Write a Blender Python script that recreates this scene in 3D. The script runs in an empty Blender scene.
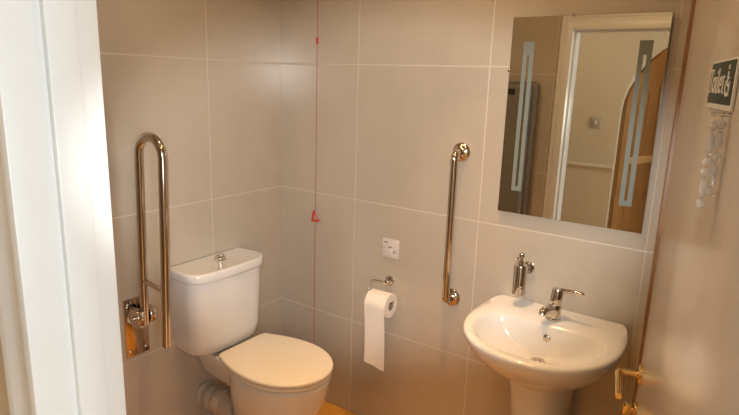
import bpy, bmesh, math, random
from mathutils import Vector, Matrix, Euler
random.seed(4)
PI = math.pi
SC = bpy.context.scene
COL = SC.collection

# ------------------------------------------------------------------ materials
def mat(name, col, rough=.5, metal=0.0, spec=.5, coat=0.0, **kw):
    m = bpy.data.materials.new(name); m.use_nodes = True
    b = m.node_tree.nodes['Principled BSDF']
    b.inputs['Base Color'].default_value = (*col, 1)
    b.inputs['Roughness'].default_value = rough
    b.inputs['Metallic'].default_value = metal
    b.inputs['Specular IOR Level'].default_value = spec
    b.inputs['Coat Weight'].default_value = coat
    b.inputs['Coat Roughness'].default_value = .08
    for k, v in kw.items():
        b.inputs[k.replace('_', ' ')].default_value = v
    return m

def noise_tint(m, scale, amount, c1, c2, bump=0.0, detail=4):
    """mottles the base colour between c1 and c2 with a noise"""
    nt = m.node_tree; b = nt.nodes['Principled BSDF']
    tc = nt.nodes.new('ShaderNodeTexCoord'); n = nt.nodes.new('ShaderNodeTexNoise')
    n.inputs['Scale'].default_value = scale; n.inputs['Detail'].default_value = detail
    nt.links.new(tc.outputs['Object'], n.inputs['Vector'])
    r = nt.nodes.new('ShaderNodeValToRGB')
    r.color_ramp.elements[0].position = .5 - amount; r.color_ramp.elements[0].color = (*c1, 1)
    r.color_ramp.elements[1].position = .5 + amount; r.color_ramp.elements[1].color = (*c2, 1)
    nt.links.new(n.outputs['Fac'], r.inputs['Fac']); nt.links.new(r.outputs['Color'], b.inputs['Base Color'])
    if bump:
        bp = nt.nodes.new('ShaderNodeBump'); bp.inputs['Strength'].default_value = bump
        bp.inputs['Distance'].default_value = .002
        nt.links.new(n.outputs['Fac'], bp.inputs['Height']); nt.links.new(bp.outputs['Normal'], b.inputs['Normal'])
    return m

def tile_mat(name, axis, off, pitch, grout_w=.0042):
    """large wall tiles: grout lines every pitch along the wall from off, rows every 0.6 m"""
    m = bpy.data.materials.new(name); m.use_nodes = True
    nt = m.node_tree; N = nt.nodes; L = nt.links; b = N['Principled BSDF']
    geo = N.new('ShaderNodeNewGeometry'); sep = N.new('ShaderNodeSeparateXYZ'); L.new(geo.outputs['Position'], sep.inputs[0])
    def mth(op, a, v=None, w=None):
        n = N.new('ShaderNodeMath'); n.operation = op
        for i, x in enumerate((a, v, w)):
            if x is None: continue
            if isinstance(x, (int, float)): n.inputs[i].default_value = x
            else: L.new(x, n.inputs[i])
        return n.outputs[0]
    def line(sock, o, p):
        s = mth('DIVIDE', mth('SUBTRACT', sock, o), p)
        d = mth('ABSOLUTE', mth('SUBTRACT', s, mth('ROUND', s)))
        return mth('MULTIPLY', d, p), mth('FLOOR', s)
    du, iu = line(sep.outputs[axis], off, pitch)
    dv, iv = line(sep.outputs['Z'], 1.689, .6)
    d = mth('MINIMUM', du, dv)
    mr = N.new('ShaderNodeMapRange'); mr.inputs['From Min'].default_value = grout_w * .35; mr.inputs['From Max'].default_value = grout_w * .65
    L.new(d, mr.inputs['Value'])
    # tile colour: a soft stone mottle
    n1 = N.new('ShaderNodeTexNoise'); n1.inputs['Scale'].default_value = 5; n1.inputs['Detail'].default_value = 8; n1.inputs['Roughness'].default_value = .65
    L.new(geo.outputs['Position'], n1.inputs['Vector'])
    r = N.new('ShaderNodeValToRGB')
    r.color_ramp.elements[0].position = .3; r.color_ramp.elements[0].color = (.495, .435, .355, 1)
    r.color_ramp.elements[1].position = .7; r.color_ramp.elements[1].color = (.545, .48, .395, 1)
    L.new(n1.outputs['Fac'], r.inputs['Fac'])
    mx = N.new('ShaderNodeMix'); mx.data_type = 'RGBA'
    L.new(mr.outputs['Result'], mx.inputs['Factor']); mx.inputs['A'].default_value = (.64, .58, .50, 1); L.new(r.outputs['Color'], mx.inputs['B'])
    L.new(mx.outputs['Result'], b.inputs['Base Color'])
    rr = N.new('ShaderNodeMapRange'); rr.inputs['To Min'].default_value = .8; rr.inputs['To Max'].default_value = .20
    L.new(mr.outputs['Result'], rr.inputs['Value']); L.new(rr.outputs['Result'], b.inputs['Roughness'])
    b.inputs['Specular IOR Level'].default_value = .95
    bp = N.new('ShaderNodeBump'); bp.inputs['Strength'].default_value = .35; bp.inputs['Distance'].default_value = .002
    hh = mth('ADD', mr.outputs['Result'], mth('MULTIPLY', n1.outputs['Fac'], .12))
    L.new(hh, bp.inputs['Height']); L.new(bp.outputs['Normal'], b.inputs['Normal'])
    return m

M = {}
M['tile_right'] = tile_mat('tile_basin_wall', 'X', .4665, .611)
M['tile_left'] = tile_mat('tile_toilet_wall', 'Y', -.4365, .611)
M['tile_front'] = tile_mat('tile_door_wall', 'X', .262, .611)
M['ceramic'] = mat('white_glazed_ceramic', (.78, .785, .79), .12, coat=.4)
M['seat_plastic'] = mat('white_seat_plastic', (.86, .82, .75), .22)
M['chrome'] = mat('polished_chrome', (.68, .65, .61), .06, 1.0)
M['steel'] = mat('polished_stainless_steel', (.60, .52, .44), .09, 1.0)
M['brass'] = mat('polished_brass', (.80, .56, .22), .12, 1.0)
M['gloss_white'] = noise_tint(mat('white_gloss_paint', (.87, .88, .87), .3), 12, .3, (.80, .815, .81), (.82, .83, .825))
M['door_paint'] = noise_tint(mat('beige_door_paint', (.6, .5, .4), .24, coat=.25), 3, .35, (.61, .55, .49), (.65, .585, .52))
M['lipping'] = noise_tint(mat('brown_hardwood_lipping', (.3, .16, .06), .4), 20, .3, (.20, .10, .038), (.27, .145, .06))
M['hall_paint'] = noise_tint(mat('magnolia_wall_paint', (.6, .5, .36), .75), 6, .35, (.60, .50, .36), (.63, .53, .39))
M['ceiling_paint'] = noise_tint(mat('white_ceiling_paint', (.85, .83, .8), .85), 8, .3, (.83, .81, .77), (.87, .85, .82))
M['plastic_white'] = mat('white_moulded_plastic', (.68, .63, .60), .35)
M['dark_plastic'] = mat('dark_printed_mark', (.10, .09, .085), .5)
M['red'] = mat('red_cord', (.55, .045, .03), .4)
M['cordred'] = mat('thin_red_string', (.48, .13, .09), .6)
M['paper'] = noise_tint(mat('soft_white_tissue', (.88, .84, .78), .9), 60, .3, (.86, .82, .76), (.9, .86, .81), bump=.4)
M['card'] = mat('brown_card_tube', (.32, .24, .17), .9)
M['mirror'] = mat('silvered_mirror_glass', (.74, .70, .60), .012, 1.0)
M['frost'] = mat('frosted_etched_glass', (.20, .23, .205), .5)
M['sign_green'] = mat('dark_green_sign_face', (.016, .036, .019), .5)
M['sign_white'] = mat('white_sign_lettering', (.85, .86, .84), .4)
M['glass'] = mat('clear_cut_glass', (1, 1, 1), .02, Transmission_Weight=1.0, IOR=1.5)
M['bead_glass'] = mat('frosty_clear_bead', (.95, .95, .95), .08, Transmission_Weight=.66, IOR=1.55)
M['grey_plastic'] = noise_tint(mat('grey_speckled_plastic', (.2, .2, .19), .55), 90, .25, (.17, .165, .15), (.24, .235, .215))
M['black'] = mat('black_void_plastic', (.02, .02, .02), .5)
M['connector'] = mat('off_white_pipe_plastic', (.50, .44, .37), .45)
M['rubber'] = mat('grey_rubber', (.12, .11, .1), .7)
M['diffuser'] = mat('opal_lamp_diffuser', (.9, .9, .88), .5)

def wood_mat(name, c1, c2, axis_scale, plank=None, rough=.35):
    m = bpy.data.materials.new(name); m.use_nodes = True
    nt = m.node_tree; N = nt.nodes; L = nt.links; b = N['Principled BSDF']
    geo = N.new('ShaderNodeNewGeometry'); mp = N.new('ShaderNodeMapping'); mp.inputs['Scale'].default_value = axis_scale
    L.new(geo.outputs['Position'], mp.inputs['Vector'])
    n = N.new('ShaderNodeTexNoise'); n.inputs['Scale'].default_value = 6; n.inputs['Detail'].default_value = 8
    L.new(mp.outputs['Vector'], n.inputs['Vector'])
    r = N.new('ShaderNodeValToRGB'); r.color_ramp.elements[0].position = .3; r.color_ramp.elements[0].color = (*c1, 1)
    r.color_ramp.elements[1].position = .7; r.color_ramp.elements[1].color = (*c2, 1)
    L.new(n.outputs['Fac'], r.inputs['Fac']); out = r.outputs['Color']
    if plank:
        br = N.new('ShaderNodeTexBrick'); br.inputs['Scale'].default_value = 1.0
        br.inputs['Brick Width'].default_value = plank[0]; br.inputs['Row Height'].default_value = plank[1]
        br.inputs['Mortar Size'].default_value = .0015; br.inputs['Color1'].default_value = (1, 1, 1, 1)
        br.inputs['Color2'].default_value = (.82, .8, .78, 1); br.inputs['Mortar'].default_value = (.25, .2, .15, 1)
        L.new(geo.outputs['Position'], br.inputs['Vector'])
        mx = N.new('ShaderNodeMix'); mx.data_type = 'RGBA'; mx.blend_type = 'MULTIPLY'; mx.inputs['Factor'].default_value = 1
        L.new(out, mx.inputs['A']); L.new(br.outputs['Color'], mx.inputs['B']); out = mx.outputs['Result']
    L.new(out, b.inputs['Base Color']); b.inputs['Roughness'].default_value = rough
    return m
M['floor'] = wood_mat('honey_wood_floor', (.70, .34, .06), (.82, .44, .095), (1.2, 9, 1), (1.2, .12), .3)
M['door_wood'] = wood_mat('brown_varnished_oak', (.27, .135, .045), (.38, .20, .072), (9, 9, .8), None, .35)
M['ledge_wood'] = wood_mat('pale_oak_ledge', (.46, .27, .11), (.56, .34, .15), (1, 1, 8), None, .4)

# ------------------------------------------------------------------ mesh helpers
class MB:
    """collects shapes and links them as one mesh object"""
    def __init__(self): self.bm = bmesh.new()
    def _xf(self, vs, mtx):
        if mtx is not None: bmesh.ops.transform(self.bm, matrix=mtx, verts=vs)
    def box(self, x0, x1, y0, y1, z0, z1, bev=0.0, seg=2, mtx=None):
        g = bmesh.ops.create_cube(self.bm, size=1)
        vs = g['verts']
        bmesh.ops.transform(self.bm, matrix=Matrix.Translation(((x0+x1)/2, (y0+y1)/2, (z0+z1)/2)) @ Matrix.Diagonal((abs(x1-x0), abs(y1-y0), abs(z1-z0), 1)), verts=vs)
        if bev:
            es = list({e for v in vs for e in v.link_edges})
            r = bmesh.ops.bevel(self.bm, geom=es, offset=bev, segments=seg, profile=.5, affect='EDGES')
            vs = list({v for f in r['faces'] for v in f.verts} | {v for v in vs if v.is_valid})
        self._xf(vs, mtx); return self
    def loft(self, rings, cap0=True, cap1=True, closed=True, mtx=None):
        allv = []
        for r in rings: allv.append([self.bm.verts.new(p) for p in r])
        n = len(rings[0])
        for a, b in zip(allv, allv[1:]):
            for i in range(n if closed else n - 1):
                j = (i + 1) % n
                try: self.bm.faces.new((a[i], a[j], b[j], b[i]))
                except ValueError: pass
        if cap0: self.bm.faces.new(list(reversed(allv[0])))
        if cap1: self.bm.faces.new(allv[-1])
        self._xf([v for r in allv for v in r], mtx); return self
    def lathe(self, prof, mtx=None, n=32, cap0=True, cap1=True):
        """prof: (radius, z) pairs turned round z"""
        rings = [[(r*math.cos(2*PI*i/n), r*math.sin(2*PI*i/n), z) for i in range(n)] for r, z in prof]
        return self.loft(rings, cap0, cap1, True, mtx)
    def tube(self, pts, r, n=14, caps=True, rs=None):
        pts = [Vector(p) for p in pts]; rings = []
        t0 = (pts[1]-pts[0]).normalized()
        up = Vector((0, 0, 1)) if abs(t0.z) < .9 else Vector((1, 0, 0))
        nx = t0.cross(up).normalized(); ny = nx.cross(t0)
        prev = t0
        for k, p in enumerate(pts):
            if k == 0: t = t0
            elif k == len(pts)-1: t = (pts[k]-pts[k-1]).normalized()
            else: t = ((pts[k+1]-p).normalized() + (p-pts[k-1]).normalized()).normalized()
            q = prev.rotation_difference(t); nx = q @ nx; ny = q @ ny; prev = t
            rr = rs[k] if rs else r
            rings.append([p + nx*rr*math.cos(2*PI*i/n) + ny*rr*math.sin(2*PI*i/n) for i in range(n)])
        return self.loft(rings, caps, caps)
    def sphere(self, c, r, sx=1, sy=1, sz=1, u=20, v=12):
        self.bm_s = bmesh.ops.create_uvsphere(self.bm, u_segments=u, v_segments=v, radius=r)
        self._xf(self.bm_s['verts'], Matrix.Translation(c) @ Matrix.Diagonal((sx, sy, sz, 1))); return self
    def ico(self, c, r, sx=1, sy=1, sz=1, sub=1):
        g = bmesh.ops.create_icosphere(self.bm, subdivisions=sub, radius=r)
        self._xf(g['verts'], Matrix.Translation(c) @ Matrix.Diagonal((sx, sy, sz, 1))); return self
    def prism(self, poly, d0, d1, mtx=None):
        """poly of (x, z) points, solid between y=d0 and y=d1"""
        return self.loft([[(x, d0, z) for x, z in poly], [(x, d1, z) for x, z in poly]], True, True, True, mtx)
    def build(self, name, m, parent=None, smooth=True, angle=40):
        bmesh.ops.recalc_face_normals(self.bm, faces=self.bm.faces[:])
        me = bpy.data.meshes.new(name); self.bm.to_mesh(me); self.bm.free()
        o = bpy.data.objects.new(name, me); COL.objects.link(o); me.materials.append(m)
        if smooth:
            for p in me.polygons: p.use_smooth = True
            me.set_sharp_from_angle(angle=math.radians(angle))
        if parent is not None:
            o.parent = parent
            o.matrix_parent_inverse = parent_world(parent).inverted()
        return o

def parent_world(o):
    mw = o.matrix_basis.copy()
    if o.parent is not None: mw = parent_world(o.parent) @ o.matrix_parent_inverse @ mw
    return mw

def thing(name, label, cat, loc=(0, 0, 0), rz=0, group=None):
    o = bpy.data.objects.new(name, None); COL.objects.link(o)
    o.location = loc; o.rotation_euler = (0, 0, rz); o.empty_display_size = .05
    o['label'] = label; o['category'] = cat
    if group: o['group'] = group
    return o
def tag(o, label, cat, group=None):
    o['label'] = label; o['category'] = cat
    if group: o['group'] = group
    return o
def struct(o, label, cat):
    o['kind'] = 'structure'; o['label'] = label; o['category'] = cat; return o

def axis_mtx(origin, d, up=(0, 0, 1)):
    """matrix sending local z to d"""
    return Matrix.Translation(origin) @ Vector((0, 0, 1)).rotation_difference(Vector(d).normalized()).to_matrix().to_4x4()

def arc(c, r, a0, a1, n, ex, ey):
    c = Vector(c); ex = Vector(ex); ey = Vector(ey)
    return [c + ex*r*math.cos(a0+(a1-a0)*k/n) + ey*r*math.sin(a0+(a1-a0)*k/n) for k in range(n+1)]

# ------------------------------------------------------------------ room shell
H = 2.4                         # ceiling height
RX = 2.2                        # room width along the basin wall
YF = -1.48                      # room face of the door wall
YH = -1.61                      # hall face of the door wall
JX0, JX1 = .96, 2.035           # door opening
DT = 1.945                        # top of opening
HY = -3.0                       # far wall of the hall
HX0, HX1 = -.6, 3.6

struct(MB().box(-.1, RX+.1, 0, .1, 0, H).build('wall_back', M['tile_right'], smooth=False), 'beige large-tiled wall behind the basin and the grab bar', 'wall')
struct(MB().box(-.1, 0, YF, 0, 0, H).build('wall_left', M['tile_left'], smooth=False), 'beige large-tiled wall behind the toilet cistern', 'wall')
struct(MB().box(RX, RX+.1, YF, 0, 0, H).build('wall_right', M['tile_left'], smooth=False), 'tiled side wall hidden behind the open door', 'wall')
w = MB(); ym = (YF+YH)/2
w.box(HX0, JX0-.03, ym, YF, 0, H).box(JX1+.03, HX1, ym, YF, 0, H).box(JX0-.03, JX1+.03, ym, YF, DT+.03, H)
struct(w.build('wall_front', M['tile_front'], smooth=False), 'tiled wall with the doorway, seen in the mirror', 'wall')
w = MB()
w.box(HX0, JX0-.03, YH, ym, 0, H).box(JX1+.03, HX1, YH, ym, 0, H).box(JX0-.03, JX1+.03, YH, ym, DT+.03, H)
struct(w.build('wall_near', M['hall_paint'], smooth=False), 'painted hall side of the wall around the doorway', 'wall')
struct(MB().box(HX0-.1, HX1+.1, -4.6, .1, -.08, 0).build('floor', M['floor'], smooth=False), 'honey brown wood-look floor', 'floor')
struct(MB().box(HX0-.1, HX1+.1, -4.6, .1, H, H+.08).build('ceiling', M['ceiling_paint'], smooth=False), 'plain white ceiling', 'ceiling')
struct(MB().box(HX0-.1, HX0, -4.6, YH, 0, H).build('wall_end', M['hall_paint'], smooth=False), 'painted end wall of the hall', 'wall')

# hall far wall with the arched opening (mirror reflection shows it)
AX0, AX1 = .97, 2.07
ASP = 1.42; AR = (AX1-AX0)/2; ARZ = .62        # spring height, half width, rise
acx = (AX0+AX1)/2
def arch_pts(n=20, x0=AX0, x1=AX1, spring=ASP, rise=ARZ):
    c = (x0+x1)/2; r = (x1-x0)/2
    return [(c - r*math.cos(PI*k/n), spring + rise*math.sin(PI*k/n)) for k in range(n+1)]
ap = arch_pts()
w = MB(); w.box(HX0, AX0, HY-.14, HY, 0, H).box(AX1, HX1, HY-.14, HY, 0, H)
for (xa, za), (xb, zb) in zip(ap, ap[1:]):
    w.loft([[(xa, HY-.14, za), (xb, HY-.14, zb), (xb, HY-.14, H), (xa, HY-.14, H)], [(xa, HY, za), (xb, HY, zb), (xb, HY, H), (xa, HY, H)]])
bmesh.ops.remove_doubles(w.bm, verts=w.bm.verts[:], dist=.0001)
struct(w.build('wall_far', M['hall_paint'], smooth=False), 'magnolia hall wall with an arched opening, seen in the mirror', 'wall')
# vestibule behind the arch
struct(MB().box(.3, 2.6, -4.6, -4.5, 0, H).box(.2, .3, -4.6, HY-.14, 0, H).box(2.6, 2.7, -4.6, HY-.14, 0, H).build('wall_rear', M['door_wood'], smooth=False), 'brown panelled wall beyond the arched opening', 'wall')

# dado rail on the hall wall
dr = MB(); prof = [(0, -.022), (.010, -.020), (.016, -.006), (.022, 0), (.016, .010), (.010, .02), (0, .022)]
for xa, xb in ((HX0, AX0-.002), (AX1+.002, HX1)):
    dr.loft([[(x, HY+d, .965+z) for d, z in prof] for x in (xa, xb)])
struct(dr.build('trim_1', M['hall_paint']), 'cream dado rail along the hall wall', 'dado rail')

# hall end wall with a window that lets the daylight in
wy0, wy1, wz0, wz1 = -2.85, -1.75, .75, 2.15
w = MB()
w.box(HX1, HX1+.1, -4.6, wy0, 0, H).box(HX1, HX1+.1, wy1, YH, 0, H).box(HX1, HX1+.1, wy0, wy1, 0, wz0).box(HX1, HX1+.1, wy0, wy1, wz1, H)
struct(w.build('wall_window', M['hall_paint'], smooth=False), 'painted end wall of the hall with a window', 'wall')
w = MB(); t = .05
w.box(HX1+.02, HX1+.08, wy0, wy1, wz0, wz0+t).box(HX1+.02, HX1+.08, wy0, wy1, wz1-t, wz1).box(HX1+.02, HX1+.08, wy0, wy0+t, wz0, wz1).box(HX1+.02, HX1+.08, wy1-t, wy1, wz0, wz1).box(HX1+.03, HX1+.07, (wy0+wy1)/2-.02, (wy0+wy1)/2+.02, wz0, wz1)
win = struct(w.build('window_1', M['gloss_white'], smooth=False), 'white framed hall window', 'window')
MB().box(HX1+.047, HX1+.053, wy0+.01, wy1-.01, wz0+.01, wz1-.01).build('window_pane', M['glass'], win, smooth=False)

# door frame: lining, stop, architraves both sides
lin = MB()
# lining profile in plan (depth along y): rebate from -1.462 to -1.505, then stop to hall
yb0, yb1, yb2, yb3 = -1.462, -1.506, -1.560, -1.632
lin.box(JX0-.03, JX0, yb3, yb0, 0, DT+.03, .002).box(JX1, JX1+.03, yb3, yb0, 0, DT+.03, .002).box(JX0-.001, JX1+.001, yb3, yb0, DT, DT+.03, .002)
frame = struct(lin.build('trim_2', M['gloss_white']), 'white gloss door lining in the left foreground', 'door frame')
st = MB()
for xa, xb in ((JX0-.002, JX0+.013),):
    st.box(xa, xb, yb2, yb1, 0, DT, .003)
st.box(JX1-.013, JX1+.002, yb2, yb1, 0, DT, .003).box(JX0+.013, JX1-.013, yb2, yb1, DT-.013, DT+.002, .003)
st.build('door_stop', M['gloss_white'], frame)
# thin edge strip reading as the fine joint next to the room-side arris
def arch_prof(w, side):
    """moulded architrave profile: (across from opening, thickness)"""
    return [(0, 0), (0, .011), (.004, .014), (.010, .014), (.014, .011), (.020, .010), (w*.50, .011), (w*.58, .013), (w*.66, .018), (w*.80, .021), (w*.92, .020), (w-.003, .016), (w, .010), (w, 0)]
def architrave(y, sgn, wd, name, m, off=.006, rise=1.0):
    b = MB(); pr = arch_prof(wd, sgn)
    x0, x1, zt = JX0-off, JX1+off, DT+off
    path = []
    for a, d in pr:
        path.append([(x0-a, y+sgn*d, 0), (x0-a, y+sgn*d, zt+a*rise), (x1+a, y+sgn*d, zt+a*rise), (x1+a, y+sgn*d, 0)])
    rings = [[p[k] for p in path] for k in range(4)]
    b.loft(rings)
    return b.build(name, m, frame, angle=25)
architrave(YH, -1, .125, 'architrave', M['gloss_white'], off=.004)
architrave(YF, 1, .056, 'architrave', M['gloss_white'], off=.012, rise=1.7)
# skirting in hall on the near wall
struct(MB().box(HX0, JX0-.14, YH-.018, YH, 0, .15, .004).build('baseboard_near', M['gloss_white']), 'white skirting board on the hall wall beside the doorway', 'skirting board')

# ------------------------------------------------------------------ open door in the right foreground
hx, hy = 1.993, -1.462; fx, fy = 1.776, -.455
dW = math.hypot(fx-hx, fy-hy); dang = math.atan2(fy-hy, fx-hx)
# door local frame: x from hinge to free edge, +y = toward the camera side (outer face at y=0), z up
door = thing('door_1', 'beige painted door standing open in the right foreground with brass lever', 'door', (hx, hy, 0), dang)
door['kind'] = 'structure'
DMW = parent_world(door)
def dbuild(mb, name, m, parent=None, **k):
    bmesh.ops.transform(mb.bm, matrix=DMW, verts=mb.bm.verts[:])
    return mb.build(name, m, parent if parent is not None else door, **k)
dbuild(MB().box(0, dW-.006, -.044, 0, .006, DT-.006, .002), 'door_leaf', M['door_paint'])
e = dbuild(MB().box(dW-.007, dW+.004, -.048, .009, .006, DT-.006, .003), 'edge_strip', M['lipping'])
e['label'] = 'brown hardwood strip down the free edge of the door'
# lever handle: outer face is local +y
hz = .892; hu = dW-.062
rose = MB().lathe([(.0, 0), (.026, 0), (.026, .006), (.023, .009), (.011, .010), (.011, .012)], axis_mtx((hu, 0, hz), (0, 1, 0)), 28)
lv = dbuild(rose, 'lever_handle', M['brass']); lv['label'] = 'polished brass lever handle'
pts = [(hu, .008, hz), (hu, .040, hz)] + arc((hu-.016, .042, hz), .016, 0, PI/2, 6, (1, 0, 0), (0, 1, 0)) + [(hu-.14, .058, hz)]
dbuild(MB().tube(pts, .0075, 16), 'lever', M['brass'], lv)
tt = dbuild(MB().lathe([(.0, 0), (.024, 0), (.024, .005), (.02, .008), (.009, .009), (.009, .014)], axis_mtx((hu, 0, hz-.105), (0, 1, 0)), 28), 'thumb_turn', M['brass'])
dbuild(MB().box(hu-.005, hu+.005, .012, .034, hz-.105-.017, hz-.105+.017, .003), 'turn_knob', M['brass'], tt)
for z in (.25, 1.0, 1.75):
    dbuild(MB().tube([(.0, -.05, z-.05), (.0, -.05, z+.05)], .006, 12), 'hinge', M['brass'])

# sign on the door: local x runs hinge->edge; text reads edge->hinge
sg_u1, sg_u0, sg_z0, sg_z1 = .580, .372, 1.607, 1.668
sign = thing('toilet_sign', 'dark green toilet sign with white lettering on the open door', 'sign', tuple(DMW @ Vector(((sg_u0+sg_u1)/2, 0, sg_z0))), dang)
dbuild(MB().box(sg_u0, sg_u1, .0005, .005, sg_z0-.008, sg_z1+.006, .0015), 'sign_border', M['sign_white'], sign)
dbuild(MB().box(sg_u0+.005, sg_u1-.004, .004, .0062, sg_z0, sg_z1+.003, .0008), 'sign_face', M['sign_green'], sign)
def letters():
    b = MB(); y0, y1 = .006, .0072
    zb = sg_z0+.016; cap = .038; xh = .026
    cur = [sg_u1-.006]
    def st(x0, x1, z0, z1):       # a stroke; x measured to the right as read
        b.box(cur[0]-x1, cur[0]-x0, y0, y1, z0, z1)
    def ring(cx, cz, rx, rz, tw, a0=0, a1=2*PI, n=20):
        for k in range(n):
            p, q = a0+(a1-a0)*k/n, a0+(a1-a0)*(k+1)/n
            quad = [(cx+rx*math.cos(p), cz+rz*math.sin(p)), (cx+rx*math.cos(q), cz+rz*math.sin(q)), (cx+(rx-tw)*math.cos(q), cz+(rz-tw*.8)*math.sin(q)), (cx+(rx-tw)*math.cos(p), cz+(rz-tw*.8)*math.sin(p))]
            b.prism([(cur[0]-x, z) for x, z in quad], y0, y1)
    def serif(x, z, w=.008): st(x-w, x+w, z, z+.003)
    # T
    st(0, .034, zb+cap-.004, zb+cap); st(0, .003, zb+cap-.009, zb+cap); st(.031, .034, zb+cap-.009, zb+cap); st(.0135, .0205, zb, zb+cap); serif(.017, zb)
    cur[0] -= .033
    ring(.013, zb+xh/2, .013, xh/2, .006); cur[0] -= .030                              # o
    st(.003, .009, zb, zb+xh); serif(.006, zb, .006); st(0, .006, zb+xh-.003, zb+xh); st(.003, .009, zb+xh+.004, zb+xh+.009); cur[0] -= .015   # i
    st(.003, .009, zb, zb+cap); serif(.006, zb, .006); st(0, .006, zb+cap-.003, zb+cap); cur[0] -= .015                                       # l
    ring(.012, zb+xh/2, .012, xh/2, .0055, .0, 1.72*PI); st(.003, .023, zb+xh/2-.0015, zb+xh/2+.0015); cur[0] -= .027                          # e
    st(.005, .011, zb+.001, zb+.027); st(0, .017, zb+xh-.003, zb+xh); st(.008, .018, zb, zb+.003); cur[0] -= .024                              # t
    # wheelchair symbol
    cur[0] -= .004
    zc = zb-.003
    ring(.016, zc+.013, .018, .014, .005, -1.25*PI, .2*PI, 26)
    ring(.012, zc+.041, .0045, .0036, .0044, 0, 2*PI, 14)
    st(.009, .015, zc+.016, zc+.035); st(.011, .024, zc+.024, zc+.027); st(.011, .027, zc+.014, zc+.0175)
    b.prism([(cur[0]-x, z) for x, z in ((.023, zc+.0175), (.028, zc+.0175), (.034, zc), (.029, zc))], y0, y1)
    return b
dbuild(letters(), 'sign_lettering', M['sign_white'], sign, smooth=False)

# clear glass beads hanging under the sign
gx = .385
hang = thing('glass_bead_hanging', 'clear glass bead ornament hanging below the toilet sign', 'ornament', tuple(DMW @ Vector((gx, 0, 1.46))), dang)
b = MB(); b.tube([(gx, -.001, 1.594), (gx, .026, 1.594)], .003, 10)
b.tube([(gx, .010, 1.593), (gx, .010, 1.475)], .0009, 6).tube([(gx, .020, 1.593), (gx, .020, 1.465)], .0009, 6)
dbuild(b, 'hook', M['chrome'], hang)
for oy, z0, zl in ((.010, 1.588, 1.478), (.020, 1.585, 1.470)):
    z = z0; k = 0 if oy < .015 else 2
    while z > zl:
        r = (.0074, .0058, .0068, .0056, .0070)[k % 5]
        el = (1.0, 2.6, 1.1, 3.2, 1.0)[k % 5]
        mb = MB().ico((gx, oy, z-r*el), r, 1, 1, el, 2)
        dbuild(mb, 'bead', M['bead_glass'], hang, smooth=False); z -= 2*r*el+.0008; k += 1

# ------------------------------------------------------------------ toilet
TY = -.459
toilet = thing('toilet', 'white close-coupled toilet with closed lid against the left wall', 'toilet', (.35, TY, 0), 0)
def egg(xb, xf, hw, z, n=56, xc=None, ne=2.5, yc=TY, ins=0.0):
    xc = xb + (xf-xb)*.50 if xc is None else xc
    out = []
    for k in range(n):
        a = 2*PI*k/n; c, s = math.cos(a), math.sin(a)
        if c >= 0: x = xc + (xf-xc-ins)*c; y = (hw-ins)*s
        else:
            x = xc - (xc-xb-ins)*abs(c)**(2/ne); y = (hw-ins)*math.copysign(abs(s)**(2/ne), s)
        out.append((x, yc+y, z))
    return out
pan = MB()
pan.loft([egg(.20, .505, .110, 0), egg(.20, .505, .108, .03), egg(.20, .53, .110, .12), egg(.205, .585, .132, .20), egg(.21, .625, .158, .27), egg(.213, .648, .172, .33), egg(.215, .658, .179, .38), egg(.216, .663, .182, .41), egg(.217, .665, .183, .424), egg(.217, .665, .183, .430, ins=.006)])
# rear deck that carries the cistern
def rrect(x0, x1, y0, y1, z, r, n=6):
    out = []
    for cx, cy, a0 in ((x1-r, y1-r, 0), (x0+r, y1-r, PI/2), (x0+r, y0+r, PI), (x1-r, y0+r, 1.5*PI)):
        for k in range(n+1):
            a = a0+PI/2*k/n; out.append((cx+r*math.cos(a), cy+r*math.sin(a), z))
    return out
def taper_deck(z, hwr, hwf, x1, r=.02):
    pts = rrect(0.012, x1, -1, 1, z, .02); out = []
    for x, y, zz in pts:
        f = min(1, max(0, (x-.012)/(x1-.012))); out.append((x, TY+y*(hwr+(hwf-hwr)*f), zz))
    return out
pan.loft([taper_deck(.30, .06, .09, .26), taper_deck(.36, .085, .12, .29), taper_deck(.405, .100, .132, .31), taper_deck(.428, .104, .136, .31), taper_deck(.436, .100, .130, .306)])
pan.build('pan', M['ceramic'], toilet, angle=60)
def seat_outline(xb, xf, hw, z, ins=0.0, xc=.435, rear=.76, cr=.035):
    hw -= ins; xf -= ins; xb += ins; cr = max(.006, cr-ins*.4); hr = hw*rear; half = []
    for k in range(25):                                            # front tip round to the widest point
        a = PI/2*k/24; half.append((xc+(xf-xc)*math.cos(a), hw*math.sin(a)))
    xs = xb+cr
    for k in range(1, 13):                                         # side running in towards the hinges
        f = k/12; half.append((xc+(xs-xc)*f, hw-(hw-hr)*f**1.9))
    for k in range(1, 9):                                          # rear corner
        a = PI/2*k/8; half.append((xs-cr*math.sin(a), hr-cr+cr*math.cos(a)))
    half += [(xb, (hr-cr)*(1-k/4)) for k in range(1, 5)]
    return [(x, TY+y, z) for x, y in half] + [(x, TY-y, z) for x, y in reversed(half[1:-1])]
seat = MB()
def slab(xb, xf, hw, z0, z1, e=.006):
    rg = []
    for ins, z in ((e, z0), (e*.3, z0+e*.3), (0, z0+e), (0, z1-e), (e*.3, z1-e*.3), (e, z1), (e*2.5, z1+.0008)):
        rg.append(seat_outline(xb, xf, hw, z, ins))
    return rg
seat.loft(slab(.222, .668, .189, .433, .449, .005)).build('seat', M['seat_plastic'], toilet, angle=60)
lid = slab(.195, .672, .193, .452, .471, .007)
lid.append(seat_outline(.195, .672, .193, .4735, .06))
lid.append(seat_outline(.195, .672, .193, .4745, .13))
MB().loft(lid).build('seat_lid', M['seat_plastic'], toilet, angle=60)
for s in (-1, 1):
    MB().tube([(.216, TY+s*.075-.018, .452), (.216, TY+s*.075+.018, .452)], .010, 14).build('seat_hinge', M['chrome'], toilet)
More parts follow.
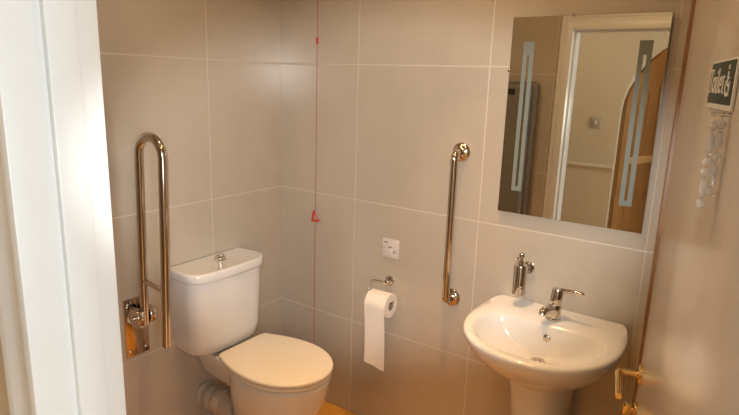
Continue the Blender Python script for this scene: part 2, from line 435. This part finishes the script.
# cistern: D-shaped in plan
CY = -.484
def dplan(hwb, hwm, dep, z, r=.10, ins=0.0, x0=.0):
    """flat at the wall, sides bowing out a little, round front corners"""
    pts = []; N1 = 10
    hwb -= ins; hwm -= ins; dep -= ins
    for k in range(N1+1): pts.append((x0, -hwb+2*hwb*k/N1))
    xs = dep - r
    for k in range(1, 6): f = k/6; pts.append((x0+(xs-x0)*f, hwb+(hwm-hwb)*math.sin(f*PI/2)))
    for k in range(13): a = PI/2*k/12; pts.append((xs+r*math.sin(a)**.9, hwm-r*1.15+r*1.15*math.cos(a)))
    for k in range(1, 10): f = k/10; pts.append((dep+.006*math.sin(f*PI), (hwm-r*1.15)*(1-2*f)))
    for k in range(13): a = PI/2*(1-k/12); pts.append((xs+r*math.sin(a)**.9, -(hwm-r*1.15+r*1.15*math.cos(a))))
    for k in range(1, 6): f = 1-k/6; pts.append((x0+(xs-x0)*f, -(hwb+(hwm-hwb)*math.sin(f*PI/2))))
    return [(x, CY+y, z) for x, y in pts]
cb = MB(); g = .0
CR = .075
cb.loft([dplan(.150, .152, .150, .452, CR, x0=g), dplan(.168, .172, .166, .458, CR, x0=g), dplan(.178, .184, .176, .474, CR, x0=g), dplan(.182, .191, .181, .52, CR, x0=g), dplan(.186, .197, .187, .70, CR, x0=g), dplan(.187, .199, .188, .80, CR, x0=g)])
cb.build('cistern', M['ceramic'], toilet, angle=60)
cl = MB(); cl.loft([dplan(.188, .201, .190, .792, CR, x0=g), dplan(.192, .206, .196, .795, CR, x0=g), dplan(.194, .208, .198, .802, CR, x0=g), dplan(.194, .208, .198, .827, CR, x0=g), dplan(.194, .208, .198, .832, CR, .0015, x0=g), dplan(.194, .208, .198, .835, CR, .005, x0=g), dplan(.194, .208, .198, .8355, CR, .012, x0=g), dplan(.194, .208, .198, .834, CR, .017, x0=g)])
cl.build('cistern_lid', M['ceramic'], toilet, angle=60)
fb = MB().lathe([(0, 0), (.027, 0), (.027, .004), (.023, .007), (.0225, .016), (.019, .019), (0, .019)], Matrix.Translation((.080, -.467, .8335)), 32).build('flush_button', M['chrome'], toilet)
for s in (-1, 1):
    MB().lathe([(0, 0), (.0085, 0), (.0085, .004), (.006, .006), (0, .0065)], Matrix.Translation((.080, -.467+s*.009, .8522)), 20).build('push_plate', M['chrome'], fb)
# pan connector to the wall
pc = MB(); ax = axis_mtx((0, -.505, .170), (1, 0, 0))
pc.lathe([(.05, 0), (.062, 0), (.062, .010), (.057, .014), (.055, .02), (.055, .05), (.059, .055), (.055, .06), (.059, .066), (.055, .072), (.059, .078), (.055, .085), (.055, .10), (.066, .103), (.068, .12), (.066, .14), (.06, .142), (.058, .215)], ax, 36)
pc.build('pan_connector', M['connector'], toilet)

# ------------------------------------------------------------------ hinged drop-down rail, folded up by the toilet
RY = -.836
rail = thing('drop_down_rail', 'long U-shaped chrome support rail folded up on the left wall', 'support rail', (0, RY, .51))
plate = MB().box(-.001, .007, RY-.052, RY+.050, .508, .752, .002).build('wall_plate', M['steel'], rail)
for z in (.53, .73):
    for s in (-.034, .034):
        MB().lathe([(0, 0), (.006, 0), (.006, .002), (.003, .004), (0, .0042)], axis_mtx((.007, RY+s, z), (1, 0, 0)), 12).build('screw', M['chrome'], plate)
# round hinge boss on its bracket
hb = MB(); hb.lathe([(0, 0), (.034, 0), (.036, .004), (.036, .022), (.033, .026), (0, .028)], axis_mtx((.052, RY-.041, .690), (0, 1, 0)), 30)
hb.lathe([(0, 0), (.033, 0), (.036, .004), (.036, .022), (.033, .026), (0, .028)], axis_mtx((.052, RY+.014, .690), (0, 1, 0)), 30)
hb.box(.006, .05, RY-.038, RY-.018, .655, .724, .003).box(.006, .05, RY+.018, RY+.038, .655, .724, .003)
hb.build('hinge_bracket', M['steel'], rail)
MB().tube([(.056, RY-.05, .690), (.056, RY+.05, .690)], .008, 14).build('hinge_pin', M['chrome'], rail)
xa, xb, zt = .074, .216, 1.332
rr = (xb-xa)/2
def ry(z): return RY-.004 + .014*(z-.65)/.7
pts = [(xa-.006, ry(.655), .655), (xa-.005, ry(.9), .9), (xa, ry(zt), zt)] + arc(((xa+xb)/2, ry(zt), zt), rr, PI, 0, 18, (1, 0, 0), (0, 0, 1))[1:] + [(xb-.004, ry(1.0), 1.0), (xb-.010, ry(.62)-.003, .620)]
MB().tube(pts, .0165, 20).build('rail_tube', M['steel'], rail, angle=60)
MB().tube([(xa-.004, ry(.84), .840), (xb-.008, ry(.83), .826)], .010, 14).build('cross_bar', M['steel'], rail)
MB().lathe([(.0172, 0), (.0172, .014), (.014, .017), (0, .017)], axis_mtx((xb-.010, ry(.62)-.003, .622), (0, 0, -1)), 20).build('end_cap', M['steel'], rail)

# ------------------------------------------------------------------ vertical grab bar on the basin wall
gb = thing('grab_bar', 'straight chrome grab bar fixed upright beside the basin', 'grab bar', (.985, 0, .74))
gz0, gz1, gxx, gd = .745, 1.358, .985, .062
pts = [(gxx, -.006, gz0)] + arc((gxx, -gd+.026, gz0+.026), .026, -PI/2, -PI, 8, (0, 1, 0), (0, 0, 1)) + [(gxx, -gd, (gz0+gz1)/2)] + arc((gxx, -gd+.026, gz1-.026), .026, PI, PI/2, 8, (0, 1, 0), (0, 0, 1)) + [(gxx, -.006, gz1)]
MB().tube(pts, .0155, 20).build('bar_tube', M['steel'], gb, angle=60)
for z in (gz0, gz1):
    MB().lathe([(.0, -.001), (.038, -.001), (.038, .006), (.035, .011), (.026, .016), (.018, .018), (.0158, .022)], axis_mtx((gxx, 0, z), (0, -1, 0)), 32).build('wall_flange', M['steel'], gb, angle=50)

# ------------------------------------------------------------------ emergency pull cord
px_, py_ = .249, -.022
pc = thing('pull_cord', 'thin red emergency pull cord hanging from the ceiling near the corner', 'pull cord', (px_, py_, .1))
MB().tube([(px_, py_, H), (px_, py_, 1.2), (px_-.004, py_, .12)], .0016, 8).build('cord', M['cordred'], pc)
MB().lathe([(.0, .055), (.014, .055), (.020, .03), (.024, 0), (0, 0)], Matrix.Translation((px_, py_, H-.055)), 20).build('ceiling_cap', M['plastic_white'], pc)
for z in (1.797, 1.782):
    MB().sphere((px_, py_, z), .0062, 1, 1, 1.35).build('bead', M['red'], pc)
tri = MB(); zt = .968
def T(a, b): return (px_+a*1.15, py_+a*.35, zt+b*1.15)
loop = [T(-.008, .028), T(-.013, -.012), T(.014, -.010)]
tri.tube(loop[:2], .0056, 10).tube(loop[1:], .0056, 10).tube([loop[2], loop[0]], .0022, 10)
for p in loop: tri.sphere(p, .0056, u=12, v=8)
tri.build('triangle_handle', M['red'], pc)

# ------------------------------------------------------------------ alarm reset plate
rp = thing('alarm_reset_plate', 'square white alarm reset plate above the toilet paper', 'wall plate', (.674, 0, .853))
MB().box(.631, .717, -.009, .001, .853, .939, .003).build('face_plate', M['plastic_white'], rp)
mk = MB()
mk.box(.640, .660, -.0096, -.0088, .921, .925)
for x in (.668, .678): mk.lathe([(0, 0), (.0035, 0), (.0035, .001), (0, .001)], axis_mtx((x, -.0088, .903), (0, -1, 0)), 12)
mk.box(.690, .704, -.0096, -.0088, .885, .888).box(.690, .700, -.0096, -.0088, .878, .881)
mk.build('printed_marks', M['dark_plastic'], rp)
MB().box(.664, .684, -.0125, -.0085, .868, .894, .0015).build('reset_button', M['plastic_white'], rp)
for x in (.640, .708):
    MB().lathe([(0, 0), (.003, 0), (.0025, .0012), (0, .0014)], axis_mtx((x, -.009, .896), (0, -1, 0)), 12).build('screw', M['chrome'], rp)

# ------------------------------------------------------------------ toilet roll holder and roll
RX_, RYY, RZ_ = .670, -.072, .670
th = thing('toilet_roll_holder', 'small chrome holder carrying the toilet paper', 'toilet roll holder', (.668, 0, .737))
MB().lathe([(0, .0005), (.023, .0005), (.023, .006), (.020, .009), (.008, .010), (.008, .028), (.011, .030), (.011, .040), (0, .042)], axis_mtx((.674, 0, .745), (0, -1, 0)), 28).build('rose', M['chrome'], th)
OX = .022
arm = [(.674, -.034, .741), (.590, -.034, .739), (.582, -.036, .737), (.579, -.040, .731), (.580, -.068, .690), (.580, -.072, .674), (.586, -.072, .668), (.60, -.072, .668), (.712, -.072, .668), (.717, -.072, .671), (.719, -.072, .680)]
MB().tube([(x+(OX if k > 0 else .006), y, z+.004) for k, (x, y, z) in enumerate(arm)], .004, 12).build('wire_arm', M['chrome'], th)
tr = thing('toilet_roll', 'roll of white toilet paper with a long sheet hanging down', 'toilet paper', (RX_, RYY, RZ_))
L0, L1, RO, RI = .623, .729, .0555, .020
rings = []
mtx = axis_mtx((L0, RYY, RZ_-.0122), (1, 0, 0))
LN = L1-L0
MB().lathe([(RI, .0), (RO-.003, 0), (RO, .003), (RO, LN-.003), (RO-.003, LN), (RI, LN), (RI, 0)], mtx, 48, False, False).build('paper_roll', M['paper'], tr)
MB().lathe([(RI, .0005), (RI, LN-.0005), (RI-.0012, LN-.0005), (RI-.0012, .0005), (RI, .0005)], mtx, 32, False, False).build('card_core', M['card'], tr)
# hanging sheet: leaves the front of the roll and hangs almost straight, slightly wavy
sh = MB(); grid = []
zc = RZ_-.0122; NS, NZ = 12, 40
prof = [(RYY-(RO+.0006)*math.sin(a), zc+(RO+.0006)*math.cos(a)) for a in [PI/2*k/10*1.0 for k in range(2, 11)]]
z = zc; y = prof[-1][0]
for k in range(1, NZ+1):
    f = k/NZ; prof.append((y + .012*math.sin(f*2.2) , zc - f*.285))
outer = []; inner = []
for k, (yy, zz) in enumerate(prof):
    row = []
    for i in range(NS+1):
        u = i/NS; f = max(0, (k-8)/NZ)
        wv = .003*f*math.sin(u*7+f*5) + .0035*f*math.sin(u*3.1-1)
        row.append((L0+.001+(LN-.002)*u + .006*f*f, yy+wv, zz - (.010*f*(u-.5)*2 if k > 40 else 0) - .004*f*math.sin(u*PI)))
    outer.append(row)
th_ = .0012
rings = [r + [(x, y+th_, z) for x, y, z in reversed(r)] for r in outer]
sh.loft(rings); sh.build('hanging_sheet', M['paper'], tr, angle=70)

# ------------------------------------------------------------------ mirror with frosted light strips
mx0, mx1, mz0, mz1 = 1.160, 1.671, 1.150, 1.860
mir = thing('wall_mirror', 'large rectangular mirror with two frosted strips above the basin', 'mirror', ((mx0+mx1)/2, 0, mz0))
MB().box(mx0+.05, mx1-.05, -.012, -.0005, mz0+.05, mz1-.05).build('backing_board', M['grey_plastic'], mir, smooth=False)
MB().box(mx0, mx1, -.018, -.012, mz0, mz1, .0012, 1).build('mirror_glass', M['mirror'], mir, smooth=False)
for sx0, sx1 in ((1.207, 1.245), (1.588, 1.628)):
    b = MB(); y0, y1 = -.0186, -.0181; sw = .0165; z0, z1 = 1.237, 1.776
    c = (sx0+sx1)/2
    b.box(sx0, c-.0048, y0, y1, z0, z1).box(c+.0048, sx1, y0, y1, z0, z1).box(c-.005, c+.0048, y0, y1, z0, z0+.018).box(c-.005, c+.0048, y0, y1, z1-.045, z1)
    b.build('frosted_strip', M['frost'], mir, smooth=False)
for x, z in ((1.160, 1.675), (1.372, 1.860)):
    MB().box(x-.005, x+.005, -.0205, -.0008, z-.005, z+.005, .0015).build('edge_glint', M['chrome'], mir)  # small chrome blocks standing in for glints on the mirror edge

# ------------------------------------------------------------------ wash basin with pedestal
BX = 1.429; BYC = -.19
basin = thing('wash_basin', 'white ceramic wash basin on a pedestal below the mirror', 'wash basin', (BX, -.2, 0))
NF, NSD, NB = 44, 8, 20
def outline(hw, yf, ys, hb, yb, z, cx=BX, ne=2.15):
    """front half-ellipse from (+hw, ys) round the front to (-hw, ys), sides bowing to the back corners (hb, yb)"""
    pts = []
    for k in range(NF+1):
        a = PI*k/NF; c, s = math.cos(a), math.sin(a)
        pts.append((cx+hw*math.copysign(abs(c)**(2/ne), c), ys+(yf-ys)*abs(s)**(2/ne), z))
    for k in range(1, NSD):
        f = k/NSD; pts.append((cx-(hw+(hb-hw)*(1-math.cos(f*PI/2))), ys+(yb-ys)*math.sin(f*PI/2)**.9, z))
    for k in range(NB+1): pts.append((cx-hb+2*hb*k/NB, yb, z))
    for k in range(1, NSD):
        f = 1-k/NSD; pts.append((cx+(hw+(hb-hw)*(1-math.cos(f*PI/2))), ys+(yb-ys)*math.sin(f*PI/2)**.9, z))
    return pts
def zback(r, dz, y0=-.14):
    """raises a ring towards the wall"""
    return [(x, y, z+dz*max(0, min(1, (y-y0)/(-y0)))) for x, y, z in r]
def lerp(a, b, f): return [tuple(p*(1-f)+q*f for p, q in zip(u, v)) for u, v in zip(a, b)]
Ytop = -.002
O = dict(
    u0=outline(.085, -.265, -.15, .08, Ytop, .600),
    u1=outline(.150, -.330, -.17, .14, Ytop, .645),
    u2=outline(.205, -.405, -.18, .18, Ytop, .690),
    u3=outline(.245, -.450, -.185, .203, Ytop, .735),
    u4=outline(.260, -.474, -.19, .215, Ytop, .770),
    u5=outline(.265, -.481, -.19, .219, Ytop, .788),
    r0=outline(.264, -.480, -.19, .219, Ytop, .796),
    r1=outline(.259, -.474, -.19, .216, Ytop, .8015),
)
inner0 = outline(.223, -.444, -.245, .150, -.150, .801, ne=2.2)
inner1 = outline(.214, -.434, -.245, .142, -.155, .794, ne=2.2)
inner2 = outline(.205, -.420, -.245, .136, -.160, .772, ne=2.2)
dr_c = [(BX+.023*math.cos(PI*k/len(inner0)*2), -.212-.023*math.sin(2*PI*k/len(inner0)), .684) for k in range(len(inner0))]
rings = [O['u0'], O['u1'], O['u2'], O['u3'], O['u4'], O['u5'], O['r0'], zback(O['r1'], .010), zback(lerp(O['r1'], inner0, .45), .004, -.16), inner0, inner1, inner2]
for f, z in ((.10, .748), (.22, .727), (.38, .710), (.55, .699), (.72, .691), (.86, .686), (.95, .684), (1.0, .683)):
    rg = lerp(inner2, dr_c, f); rings.append([(x, y, z) for x, y, _ in rg])
MB().loft(rings, True, True).build('bowl', M['ceramic'], basin, angle=70)
dn = MB().lathe([(.0, .0), (.026, 0), (.026, .003), (.022, .005), (.019, .003), (.019, .0025)], Matrix.Translation((BX, -.212, .6825)), 32).build('waste_ring', M['chrome'], basin)
MB().lathe([(.0, .0), (.015, 0), (.016, .004), (.013, .007), (0, .008)], Matrix.Translation((BX, -.212, .685)), 24).build('plug', M['steel'], dn)
ov_d = Vector((0, -1, .30))
MB().lathe([(.0, .0), (.0135, 0), (.0135, .003), (.011, .005), (0, .0052)], axis_mtx((BX+.008, -.1595, .756), ov_d), 24).build('overflow_cap', M['chrome'], basin)
pd = MB()
def pedo(hw, yf, z, hb): return outline(hw, yf, -.12, hb, -.03, z, ne=2.4)
pd.loft([pedo(.125, -.285, 0, .115), pedo(.122, -.282, .03, .112), pedo(.100, -.255, .10, .09), pedo(.090, -.240, .25, .08), pedo(.092, -.245, .42, .083), pedo(.103, -.262, .54, .093), pedo(.115, -.285, .625, .10)])
pd.build('pedestal', M['ceramic'], basin, angle=60)

# ------------------------------------------------------------------ mixer tap
tap = thing('mixer_tap', 'chrome single-lever mixer tap standing on the basin ledge', 'tap', (1.434, -.092, .803))
tx, ty, tz = 1.434, -.094, .8046
MB().lathe([(.0, 0), (.027, 0), (.027, .005), (.0235, .008), (.0235, .050), (.022, .055), (0, .056)], Matrix.Translation((tx, ty, tz)), 32).build('tap_base', M['chrome'], tap)
b = MB(); b.lathe([(0, 0), (.019, 0), (.0205, .01), (.0205, .052), (.018, .060), (.010, .064), (0, .0645)], axis_mtx((tx, ty, tz+.054), (.10, .10, 1)), 32)
b.build('tap_head', M['chrome'], tap)
sp = MB(); sp.tube([(tx, ty, tz+.036), (tx-.008, ty-.028, tz+.044), (tx-.016, ty-.052, tz+.046), (tx-.020, ty-.064, tz+.042), (tx-.021, ty-.068, tz+.032)], .014, 16, True, [.018, .0165, .015, .0145, .013])
sp.build('spout', M['chrome'], tap, angle=60)
b = MB(); b.tube([(tx+.014, ty+.006, tz+.113), (tx+.050, ty+.0, tz+.117), (tx+.092, ty-.006, tz+.120)], (.006), 12, True, [.0078, .007, .0066]); b.sphere((tx+.092, ty-.006, tz+.120), .0066, u=12, v=8)
b.build('lever', M['chrome'], tap)

# ------------------------------------------------------------------ soap dispenser
sd = thing('soap_dispenser', 'slim chrome soap dispenser on the wall left of the tap', 'soap dispenser', (1.285, 0, .845))
sx, sy = 1.285, -.055
MB().lathe([(0, 0), (.022, 0), (.0255, .003), (.0255, .112), (.023, .117), (.012, .120), (0, .1205)], Matrix.Translation((sx, sy, .851)), 32).build('soap_body', M['chrome'], sd)
b = MB(); b.lathe([(0, 0), (.011, 0), (.011, .012), (.0055, .014), (.0055, .026), (.011, .027), (.012, .034), (.009, .042), (0, .043)], Matrix.Translation((sx, sy, .9705)), 24)
b.tube([(sx, sy, .998), (sx-.006, sy-.03, .998), (sx-.007, sy-.036, .992)], .004, 10)
b.build('pump', M['chrome'], sd)
b = MB(); b.lathe([(0, .0006), (.024, .0006), (.024, .007), (.021, .010), (.008, .011), (.008, .034)], axis_mtx((sx+.012, 0, .945), (0, -1, 0)), 28)
b.box(sx-.012, sx+.016, sy+.018, -.028, .938, .952, .002)
b.build('wall_bracket', M['chrome'], sd)

# ------------------------------------------------------------------ what the mirror shows: door wall and hall
bc = thing('baby_changing_unit', 'folded grey wall unit on the door wall, reflected at left in the mirror', 'baby changing unit', (.51, YF, .72))
MB().box(.26, .80, YF-.001, YF+.07, .72, 1.645, .03, 5).build('back_shell', M['grey_plastic'], bc)
MB().box(.275, .775, YF+.065, YF+.115, .75, 1.630, .03, 5).build('folding_table', M['grey_plastic'], bc)
MB().box(.50, .68, YF+.112, YF+.118, 1.565, 1.600, .006).build('handle_recess', M['black'], bc)
MB().tube([(.275, YF+.10, .755), (.775, YF+.10, .755)], .011, 12).build('hinge_tube', M['rubber'], bc)
MB().lathe([(0, 0), (.012, 0), (.012, .008), (.009, .012), (0, .012)], axis_mtx((.765, YF+.112, 1.28), (0, 1, 0)), 16).build('latch_knob', M['black'], bc)

sw = thing('light_switch', 'small square light switch on the hall wall, reflected in the mirror', 'light switch', (.790, HY, 1.29))
MB().box(.747, .833, HY, HY+.009, 1.290, 1.376, .003).build('switch_plate', noise_tint(mat('aged_switch_plastic', (.42, .36, .28), .4), 9, .3, (.40, .34, .26), (.45, .38, .30)), sw)
MB().box(.781, .799, HY+.008, HY+.013, 1.318, 1.348, .0015).build('rocker', M['plastic_white'], sw)

# arched oak door leaf, hinged at the left of the arch and swung back
ad = thing('door_2', 'brown arched wooden door standing open, reflected at right in the mirror', 'door', (AX0+.012, HY-.07, 0), math.radians(-68))
ad['kind'] = 'structure'
AMW = parent_world(ad)
lw = .90
# quarter-arch top: low at the hinge, high at the meeting edge
top = [(lw*(1-math.cos(PI/2*k/14)), 1.45+.55*math.sin(PI/2*k/14)) for k in range(15)]
b = MB(); b.prism([(0, .01)] + top + [(lw, .01)], -.025, .025); bmesh.ops.transform(b.bm, matrix=AMW, verts=b.bm.verts[:])
b.build('door_leaf', M['door_wood'], ad, smooth=False)
for z in (.25, 1.02):
    b = MB().box(.10, lw-.04, .024, .05, z-.03, z+.03, .004); bmesh.ops.transform(b.bm, matrix=AMW, verts=b.bm.verts[:])
    b.build('ledge', M['ledge_wood'], ad)
b = MB()
for k in range(1, 6):
    x = lw*k/6; b.box(x-.004, x+.004, .0235, .028, .03, 1.5+.3*(k/6))
bmesh.ops.transform(b.bm, matrix=AMW, verts=b.bm.verts[:]); b.build('board_beads', M['door_wood'], ad, smooth=False)
b = MB().lathe([(0, 0), (.03, 0), (.03, .006), (.012, .01), (.012, .03), (.026, .04), (.03, .055), (.02, .068), (0, .07)], axis_mtx((.62, .025, 1.62), (0, 1, 0)), 20)
bmesh.ops.transform(b.bm, matrix=AMW, verts=b.bm.verts[:]); b.build('knob', M['chrome'], ad)

# ------------------------------------------------------------------ lights
def area(name, loc, rot, size, power, col, shape='DISK', sy=None, spread=PI):
    l = bpy.data.lights.new(name, 'AREA'); l.shape = shape; l.size = size
    if sy: l.size_y = sy
    l.energy = power; l.color = col; l.spread = spread
    o = bpy.data.objects.new(name, l); COL.objects.link(o); o.location = loc; o.rotation_euler = rot
    return o
def lamp(x, y, label, power, col, spread, size=.07):
    t = thing('ceiling_downlight', label, 'ceiling light', (x, y, H-.01))
    MB().lathe([(.040, 0), (.055, 0), (.055, .006), (.040, .010), (.040, .0)], Matrix.Translation((x, y, H-.010)), 32, False, False).build('bezel', M['chrome'], t)
    area('downlight_bulb', (x, y, H-.012), (0, 0, 0), size, power, col, spread=math.radians(spread))
TUNG = (1.0, .67, .36)           # tungsten lamps under a flash-balanced exposure
for x, y, p, b, nm in ((1.10, -.42, 2.6, 2.0, 'beside the basin wall'), (.62, -.85, 2.2, 1.6, 'above the toilet'), (1.45, -1.0, 2.4, .9, 'just inside the doorway')):
    lamp(x, y, 'round recessed downlight ' + nm, p, TUNG, 168, .078)
    area('floor_bounce_fill', (x, y, H-.0125), (0, 0, 0), .05, b, (1.0, .56, .23), spread=math.radians(58))  # added narrow light that strengthens the orange bounce off the floor
lamp(.70, -2.35, 'added unseen fill downlight that brightens the hall wall', 4, (1, .80, .56), 170)  # added fill lamp, lifts the hall wall reflected in the mirror
lamp(1.5, -3.8, 'added unseen fill downlight that brightens the arched door', 9, (1, .70, .40), 170)  # added fill lamp so the open arched leaf does not go black
# daylight through the hall window
area('hall_window_daylight', (HX1-.03, (wy0+wy1)/2, (wz0+wz1)/2), (0, math.radians(90), 0), 1.35, 48, (.80, .93, 1.0), 'RECTANGLE', 1.05)
# the photographer's flash: a wide beam from just above the camera lens
fl = bpy.data.lights.new('camera_flash', 'SPOT'); fl.energy = 110; fl.color = (1.0, .99, .97); fl.shadow_soft_size = .022
fl.spot_size = math.radians(40); fl.spot_blend = .55
flo = bpy.data.objects.new('camera_flash', fl); COL.objects.link(flo)
flo.location = (1.940, -2.055, 1.672); FLASH_PITCH = math.radians(-11.3)
flo.rotation_euler = (math.radians(90) + FLASH_PITCH, 0, math.radians(32.6)); flo.scale = (1.62, 1, 1)
wd = bpy.data.worlds.new('daylight'); SC.world = wd; wd.use_nodes = True
wd.node_tree.nodes['Background'].inputs['Color'].default_value = (.75, .87, 1, 1); wd.node_tree.nodes['Background'].inputs['Strength'].default_value = 1.0

# ------------------------------------------------------------------ camera
cd = bpy.data.cameras.new('camera'); cam = bpy.data.objects.new('camera', cd); COL.objects.link(cam)
cam.location = (1.952, -2.039, 1.6275)
yaw, pitch, roll = -.602945, -.224098, .031655
f = Vector((math.sin(yaw)*math.cos(pitch), math.cos(yaw)*math.cos(pitch), math.sin(pitch)))
r0 = Vector((math.cos(yaw), -math.sin(yaw), 0)); u0 = r0.cross(f)
r = math.cos(roll)*r0 + math.sin(roll)*u0; u = -math.sin(roll)*r0 + math.cos(roll)*u0
cam.rotation_euler = Matrix(((r.x, u.x, -f.x), (r.y, u.y, -f.y), (r.z, u.z, -f.z))).to_euler()
cd.sensor_fit = 'HORIZONTAL'; cd.sensor_width = 36; cd.lens = 36*561.75/739; cd.clip_start = .02
SC.camera = cam

SC.view_settings.view_transform = 'Standard'; SC.view_settings.look = 'None'
SC.view_settings.gamma = 1; SC.view_settings.use_curve_mapping = False
SC.view_settings.exposure = 0.0
